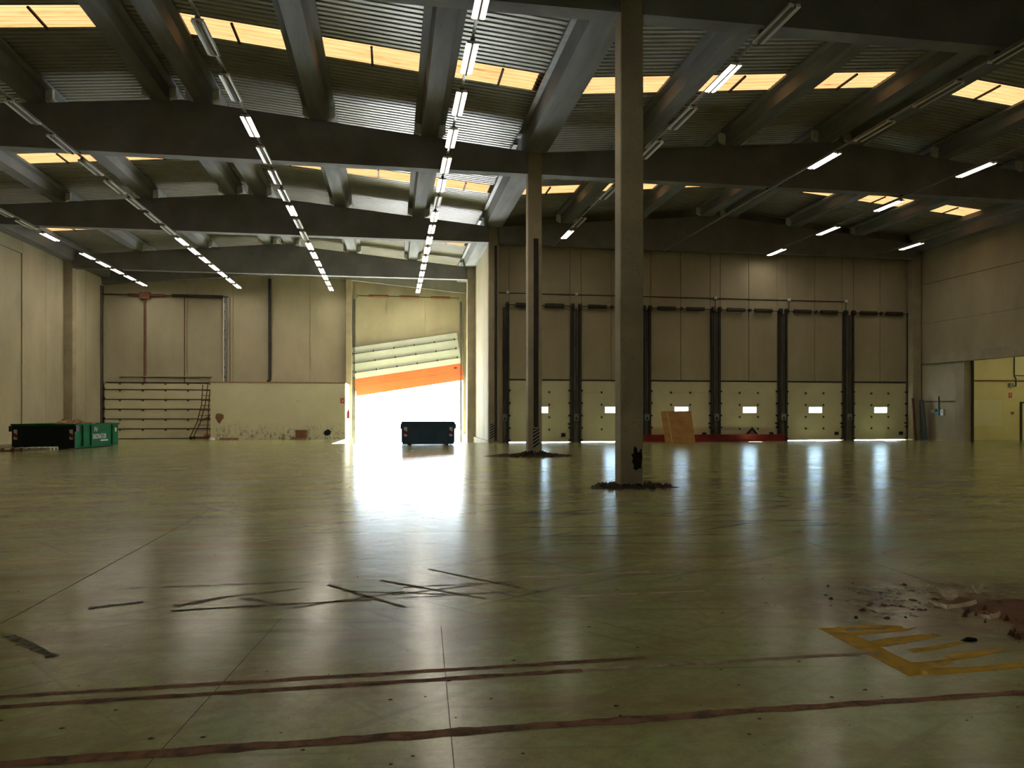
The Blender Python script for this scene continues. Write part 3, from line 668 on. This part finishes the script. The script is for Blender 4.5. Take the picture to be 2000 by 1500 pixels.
# closed sectional door with its hardware
t = thing('door_8', 'closed cream sectional door behind the rusty ladder frame', 'door', (-17.75, YE - .16, -.24), kind='structure')
z = .0
for k in range(6):
    h = .62 if k < 5 else .42
    p = part(t, 'door_panel', MB().box(0, 7.1, 0, .06, z + .05, z + h - .02), 'doorcream')
    for q in range(5): part(p, 'hinge', MB().box(.9 + q * 1.35 - .05, .9 + q * 1.35 + .05, -.03, .0, z + h - .1, z + h - .02), 'steel')
    part(p, 'roller', MB().tube((-.12, -.02, z + .08), (.03, -.02, z + .08), .06, 6), 'black'); z += h
part(t, 'backing', MB().box(0, 7.1, .06, .1, 0, 3.5), 'doorcream')
for k in range(6): part(t, 'stiffener', MB().box(.02, 7.08, -.015, .058, .62 * k - .012, .62 * k + .042), 'steel')
part(t, 'lintel_board', MB().box(0, 7.2, -.04, .1, 3.6, 3.98), 'panel'); part(t, 'shadow_ledge', MB().box(.9, 6.4, -.2, -.04, 3.93, 3.98), 'panel')  # ledge added so that its shadow makes the dark line on the lintel board
for x in (2.36, 4.75): part(t, 'tie_rod', MB().tube((x, -.06, 3.55), (x, -.06, 9.05), .055 if x < 3 else .035), 'rust')
part(t, 'track', MB().box(-.42, -.1, -.3, .16, 0, 9.6), 'postdark'); part(t, 'side_strip', MB().box(-.06, .06, -.03, .1, 3.5, 8.6), 'panel')
part(t, 'track', MB().box(7.1, 7.16, -.12, .1, 0, 9.1), 'white'); part(t, 'track', MB().box(7.2, 7.3, -.08, .1, 0, 9.1), 'greysteel')
for k in range(9): part(t, 'track_bracket', MB().box(7.16, 7.22, -.1, 0, 3.9 + k * .6, 3.98 + k * .6), 'steel')
part(t, 'shaft', MB().tube((-.1, -.1, 9.08), (7.4, -.1, 9.08), .035), 'steel')
part(t, 'spring', MB().tube((4.0, -.1, 9.08), (7.1, -.1, 9.08), .1, 10), 'steel'); part(t, 'spring', MB().tube((1.4, -.1, 9.08), (3.6, -.1, 9.08), .08, 10), 'rust')
part(t, 'gearbox', MB().box(2.1, 2.7, -.25, .05, 8.85, 9.25), 'rust'); part(t, 'chain', MB().tube((7.5, -.06, 3.5), (7.5, -.06, 9.1), .02), 'rust')
tag(link('wall_downpipe', MB().path([(-7.8, YE - .1, 10.1), (-7.8, YE - .1, 3.6), (-7.95, YE - .2, 3.3)], .10, 10).mesh('wall_downpipe', MT['steel'])), 'dark downpipe on the end wall above the partition block', 'pipe')
tag(link('wall_cable', MB().path([(4.95, 36.2, 8.3), (4.95, 36.2, 3.6), (4.93, 36.35, 3.2), (4.95, 36.2, 2.7), (4.95, 36.2, 1.7)], .015, 5).mesh('wall_cable', MT['steel'])), 'thin cable hanging down the pale wall beside the ramp', 'cable')
t = thing('socket_box', 'dark socket box at the end of the hanging cable', 'socket', (4.97, 36.2, 1.5)); part(t, 'case', MB().box(-.16, 0, -.12, .12, -.2, .2), 'steel'); part(t, 'plug', MB().box(-.26, -.16, -.05, .05, -.12, .0), 'black')
# ladder frame
t = thing('ladder_frame', 'rusty wheeled ladder frame beside the partition block', 'ladder', (-11.1, 46.9, -.19))
part(t, 'rail', MB().path([(-.9, 0, .12), (-.55, .2, 1.0), (-.3, .3, 2.1), (-.25, .35, 3.3)], .03), 'rust'); part(t, 'rail', MB().path([(-.9, .8, .12), (-.5, .8, 1.0), (-.2, .8, 2.2), (-.05, .8, 3.4)], .03), 'rust')
part(t, 'rail', MB().path([(.05, .1, .1), (.08, .3, 1.3), (.12, .4, 2.6), (.2, .4, 3.05)], .03), 'rust'); part(t, 'rail', MB().path([(.45, .1, .1), (.62, .2, .9), (.4, .2, 1.25), (0, .2, 1.3), (-.35, .2, 1.1)], .03), 'rust')
for k in range(9): part(t, 'rung', MB().tube((-.55 + k * .045, .28, .55 + k * .3), (.55, .3, .55 + k * .3), .018, 5), 'rust')
part(t, 'brace', MB().tube((.5, .3, 2.2), (.1, .3, 1.3), .025, 5), 'rust'); part(t, 'base_frame', MB().box(-.95, .5, 0, .05, .1, .15).box(-.95, .5, .75, .8, .1, .15).box(-.95, -.9, 0, .8, .1, .15).box(.45, .5, 0, .8, .1, .15), 'rust')
for x in (-.85, .4):
    for y in (.0, .75): part(t, 'wheel', MB().tube((x, y, .09), (x, y + .06, .09), .09, 10), 'black')
part(t, 'red_tank', MB().tube((-.15, .3, .18), (.2, .3, .18), .12, 10), 'fire', 'small red tank on the base')
b = MB()
for k in range(10):
    a = k / 10 * 2 * math.pi; b.v.append((.17 * math.cos(a), .12 * math.sin(a), 0)); b.v.append((.15 * math.cos(a), .1 * math.sin(a), .13 + .02 * math.sin(3 * a)))
b.v.append((0, 0, .19)); b.f = [(2 * k, 2 * ((k + 1) % 10), 2 * ((k + 1) % 10) + 1, 2 * k + 1) for k in range(10)] + [(2 * k + 1, 2 * ((k + 1) % 10) + 1, 20) for k in range(10)]
tag(link('plastic_bag', b.mesh('plastic_bag', MT['stickwhite']), None, (-10.25, 44.75, -.165)), 'white crumpled bag at the corner of the partition block', 'bag')
tag(link('wood_plank', MB().box(-.55, .5, -.06, .06, 0, .13).mesh('wood_plank', MT['wood']), None, (-9.3, 44.85, -.165)), 'brown plank lying at the foot of the partition block', 'plank')
for (x, w_, h_, lab) in ((-5.25, .6, .42, 'brown cardboard box standing on the flattened one by the partition block'), (-5.35, .68, .13, 'flattened dark cardboard box under the brown box')):
    z0 = -.165 + (.139 if h_ > .2 else 0)
    t = thing('cardboard_box', lab, 'box', (x, 44.78, z0)); part(t, 'body', MB().box(-w_ / 2, w_ / 2, -.22, .22, 0, h_), 'card' if h_ > .2 else 'wood'); part(t, 'flap', MB().box(-w_ / 2, w_ / 2, -.23, -.005, h_, h_ + .008), 'card')
# extinguisher and sign
t = thing('fire_extinguisher', 'red fire extinguisher hanging on the end face of the partition block', 'extinguisher', (-2.66, 46.9, 1.06))
part(t, 'cylinder', MB().tube((0, 0, 0), (0, 0, .42), .085, 12), 'fire', smooth=False); part(t, 'shoulder', MB().tube((0, 0, .42), (0, 0, .5), .085, 12, .03), 'fire')
part(t, 'valve', MB().box(-.03, .03, -.05, .05, .5, .56), 'black'); part(t, 'handle', MB().box(-.015, .015, -.12, .03, .56, .585), 'black'); part(t, 'hose', MB().path([(0, -.05, .53), (.02, -.13, .4), (.02, -.1, .12)], .012, 5), 'black'); part(t, 'bracket', MB().box(-.09, -.07, -.04, .04, .2, .3), 'steel')
t = thing('fire_sign', 'small red fire sign on the front of the partition block', 'sign', (-2.9, 45.095, 2.1)); part(t, 'plate', MB().box(-.12, .1, -.008, 0, -.12, .18), 'sign'); part(t, 'symbol', MB().box(-.02, .05, -.011, -.008, -.05, .1), 'stickwhite')

# ------------------------------------------------------------------ skips, pallets
def skip(name, label, loc, rz, wd_, ln, h, bodymat, endmat, lettering):
    t = thing(name, label, 'skip', loc, rz)
    a, l = wd_ / 2, ln
    b = MB(); th = .05
    b.box(-a, a, .02, l, .04, .09); b.box(-a, -a + th, .02, l, .09, h); b.box(a - th, a, .02, l, .09, h); b.box(-a + th, a - th, l - th, l, .09, h)
    part(t, 'body', b, bodymat); part(t, 'end_gate', MB().box(-a, a, -.03, .02, .04, h), endmat)
    part(t, 'rim', MB().box(-a - .05, -a + .04, -.04, l + .03, h - .07, h).box(a - .04, a + .05, -.04, l + .03, h - .07, h).box(-a, a, -.06, .03, h - .07, h + .005).box(-a, a, l - .03, l + .05, h - .07, h), bodymat)
    part(t, 'skid', MB().box(-a + .25, -a + .4, 0, l, 0, .05), 'steel'); part(t, 'skid', MB().box(a - .4, a - .25, 0, l, 0, .05), 'steel')
    for fr in ((.15, .33, .83) if lettering else (.1, .5, .9)):
        yy = l * fr
        for s_ in (-1, 1): part(t, 'rib', MB().box(min(s_ * a, s_ * (a + .05)), max(s_ * a, s_ * (a + .05)), yy, yy + .09, .1, h - .07), bodymat)
    for s_ in (-1, 1):
        part(t, 'hinge_lug', MB().box(min(s_ * a, s_ * (a + .09)), max(s_ * a, s_ * (a + .09)), -.08, .14, h - .30, h - .08), endmat)
        x0 = s_ * (a - .14)
        p = part(t, 'reflector_sticker', MB().box(x0 - .07, x0 + .07, -.036, -.03, h * .38, h * .78), 'stickwhite')
        part(p, 'red_band', MB().prism_y([(x0 - .07, h * .5), (x0 + .07, h * .44), (x0 + .07, h * .58), (x0 - .07, h * .66)], -.039, -.036), 'stickred')
    if lettering:
        r = (math.pi / 2, 0, math.pi / 2)
        part(t, 'lettering', text_mesh('SAIONATUR', .30, MT['stickwhite']), '', 'white block lettering', (a + .012, l * .375, .36), r).scale = (.62, 1, 1)
        part(t, 'emblem', text_mesh('N', .30, MT['stickwhite'], .1), '', 'white N emblem', (a + .012, l * .41, .66), r)
        part(t, 'web_line', MB().box(a + .002, a + .008, l * .56, l * .74, .25, .31), 'stickwhite'); part(t, 'sticker', MB().box(a, a + .006, l - .28, l - .16, .62, .8), 'yellowgreen')
    return t
gs = skip('waste_skip', 'dark green waste skip with white lettering, full of rubble', (-13.72, 32.05, 0), math.radians(-9), 2.5, 3.25, 1.0, 'skipgreen', 'skipteal', True)
skip('waste_skip', 'dark blue waste skip standing in front of the open door', (1.62, 33.15, 0), math.radians(-1), 2.3, 2.1, 1.03, 'skipblue', 'skipblue', False)
def lump(cx, cy, cz, rx, ry, rz, n=9, seed=1):
    rnd = random.Random(seed); b = MB(); rings = 4; vs = []
    for j in range(rings + 1):
        ph = j / rings * math.pi / 2
        for i in range(n):
            a = 2 * math.pi * i / n; q = rnd.uniform(.75, 1.2)
            vs.append((cx + rx * q * math.cos(a) * math.cos(ph), cy + ry * q * math.sin(a) * math.cos(ph), cz + rz * math.sin(ph) * rnd.uniform(.8, 1.15)))
    b._add(vs, [(j * n + i, j * n + (i + 1) % n, (j + 1) * n + (i + 1) % n, (j + 1) * n + i) for j in range(rings) for i in range(n)]); return b
b = MB()
for k, (x, y, rx, rz) in enumerate(((.25, 1.0, .5, .42), (.6, 1.3, .45, .40), (.95, 1.6, .3, .3), (-.6, 1.6, .5, .15), (.4, 2.2, .6, .25), (.85, 2.5, .3, .2))):
    q = lump(x, y, .75, rx, .4, rz, 9, k); b._add(q.v, q.f)
fillo = link('rubble_fill', b.mesh('rubble_fill', MT['rubble']), None, (-13.72, 32.05, 0), (0, 0, math.radians(-9)))
tag(fillo, 'heap of tan and brown rubble sacks inside the green skip', 'rubble', kind='stuff')
def pallet(label, x, y, rz, mat, wd_=1.2, ln=1.0):
    t = thing('pallet', label, 'pallet', (x, y, 0), rz)
    for k in range(3): part(t, 'runner', MB().box(-wd_ / 2, wd_ / 2, -ln / 2 + k * (ln - .1) / 2, -ln / 2 + k * (ln - .1) / 2 + .1, 0, .022), mat)
    for k in range(3):
        for j in range(3): part(t, 'block', MB().box(-wd_ / 2 + j * (wd_ - .14) / 2, -wd_ / 2 + .14 + j * (wd_ - .14) / 2, -ln / 2 + k * (ln - .1) / 2, -ln / 2 + .1 + k * (ln - .1) / 2, .022, .1), mat)
    for k in range(5): part(t, 'slat', MB().box(-wd_ / 2 + k * (wd_ - .12) / 4, -wd_ / 2 + .12 + k * (wd_ - .12) / 4, -ln / 2, ln / 2, .1, .122), mat)
pallet('brown wooden pallet lying beside the green skip', -14.75, 30.75, .12, 'wood', 1.4, 1.0)
pallet('whitish pallet lying against the end of the green skip', -13.4, 31.05, .05, 'paintwhite', .95, .8)

# ------------------------------------------------------------------ debris round the columns
def debris(label, x, y, rx, ry, hole, seed, h, mat='dirt', chip=1.0):
    rnd = random.Random(seed); b = MB(); nr, na = 7, 44; vs = []
    for j in range(nr + 1):
        for i in range(na):
            a = 2 * math.pi * i / na; t_ = j / nr
            r0 = hole / max(abs(math.cos(a)), abs(math.sin(a)))
            r = r0 + (1 + .3 * math.sin(3 * a + seed) + .2 * math.sin(7 * a)) * t_
            vs.append((x + math.cos(a) * (r0 * (1 - t_) + r * rx * t_), y + math.sin(a) * (r0 * (1 - t_) + r * ry * t_), max(.001, h * (1 - t_) ** .7 * rnd.uniform(.05, 1.35)) if j < nr else .001))
    b._add(vs, [(j * na + i, j * na + (i + 1) % na, (j + 1) * na + (i + 1) % na, (j + 1) * na + i) for j in range(nr) for i in range(na)])
    for k in range(130):
        a = rnd.uniform(0, 6.28); r = rnd.uniform(.22, 1.0); cx, cy = x + math.cos(a) * (hole + r * rx), y + math.sin(a) * (hole + r * ry); s_ = rnd.uniform(.02, .07) * chip
        b._add([(cx - s_, cy, 0), (cx, cy - s_ * .7, 0), (cx + s_, cy, 0), (cx, cy + s_ * .7, 0), (cx + s_ * .2, cy, s_ * rnd.uniform(.3, 1.0) + .02)], [(0, 1, 4), (1, 2, 4), (2, 3, 4), (3, 0, 4)])
    return tag(link('debris_pile', b.mesh('debris_pile', MT[mat])), label, 'debris', kind='stuff')
debris('dark broken debris around the foot of the scorched column', XV, 14.32, .62, .42, .25, 3, .06, 'blackdirt')
debris('dark dirt heaped around the foot of the striped column', XV, 24.42, 1.0, .5, .25, 5, .16, 'blackdirt', 1.25)
for k in range(26):
    a, r = random.uniform(1.6, 4.4), random.uniform(.45, 1.25)
    x, y = XV + math.cos(a) * r * 1.0, 4.3 + abs(math.sin(a)) * r
    if ((x - XV) / 1.15) ** 2 + ((y - 4.2) / 1.45) ** 2 < 1: x -= .28; y += .55
    tag(link('dirt_clod', lump(0, 0, 0, random.uniform(.01, .032), random.uniform(.008, .02), random.uniform(.005, .018), 6, k).mesh('dirt_clod', MT['blackdirt' if k % 2 else 'reddirt']), None, (x, y, 0.0), (0, 0, a)),
        ('small black clod' if k % 2 else 'small red-brown clod') + ' scattered around the peeling heap', 'clod', ('black' if k % 2 else 'red-brown') + ' clods around the peeling heap')
debris('red-brown dirt with peelings around the nearest column foot', XV, 4.2, .50, .75, .26, 9, .05, 'reddirt', .4)
def scrap(label, x, y, ln, wd_, curl, rz, seed, lift=.05):
    rnd = random.Random(seed); b = MB(); n = 8; A = []; B = []
    for i in range(n + 1):
        t_ = i / n; xx = (t_ - .5) * ln; zz = .004 + curl * (2 * t_ - 1) ** 2 + .01 * rnd.random(); q = wd_ * (.5 + .3 * rnd.random()) * (1 - .6 * abs(2 * t_ - 1) ** 3)
        A.append((xx, q * .5, zz + lift * .5)); B.append((xx, -q * .5 + .02 * rnd.random(), max(.002, zz)))
    b._add(A + B, [(i + n + 1, i + n + 2, i + 1, i) for i in range(n)]); T2 = [(p[0], p[1], p[2] + .003) for p in A + B]
    b._add(T2, [(i, i + 1, i + n + 2, i + n + 1) for i in range(n)])
    tag(link('paint_peeling', b.mesh('paint_peeling', MT['paper']), None, (x, y, .0), (0, 0, rz)), label, 'peeling')
for q in (('long pale curled paint peeling on the red-brown dirt', 4.22, 5.0, .36, .055, .045, -.2, 1), ('pointed tan peeling lying beyond the dirt heap', 4.28, 4.70, .2, .05, .03, .15, 2), ('thin upright curl of paint behind the long peeling', 4.45, 5.32, .16, .04, .05, -.5, 3),
          ('narrow pale strip of peeled paint at the edge of the dirt', 4.52, 5.42, .32, .05, .02, -.35, 4), ('small white peak of torn paint on the dirt', 4.78, 5.38, .12, .06, .05, .3, 5), ('dark-edged peeling beside the column dirt', 4.4, 5.22, .2, .06, .03, .4, 6)): scrap(*q)
tag(link('debris_chip', lump(0, 0, 0, .06, .03, .02, 7, 4).mesh('debris_chip', MT['black']), None, (3.78, 4.32, 0)), 'black chip lying between the yellow marking and the dirt', 'debris')

# ------------------------------------------------------------------ yard outside
b = MB(); b.box(-60, 60, YE + .35, 130, RAMP - .4, RAMP - .03)
o = link('yard_ground', b.mesh('yard_ground', MT['yard'])); o['kind'] = 'structure'; o['label'] = 'sunlit pale concrete yard outside the open door'
b = MB(); b.box(XV + .6, 80, YD + .36, YE + .3, RAMP - .9, RAMP - .5); o = link('dock_apron', b.mesh('dock_apron', MT['yard'])); o['kind'] = 'structure'; o['label'] = 'pale concrete apron outside the dock doors'
t = thing('yard_wall', 'low pale wall with posts at the far side of the yard', 'wall', (2, 95, RAMP - .03))
part(t, 'coping', MB().box(-30, 30, -.2, .2, 0, .9), 'yardwall')
for x in (4.6, 5.6): part(t, 'post', MB().tube((x, 0, .9), (x, 0, 3.6), .06), 'greysteel')
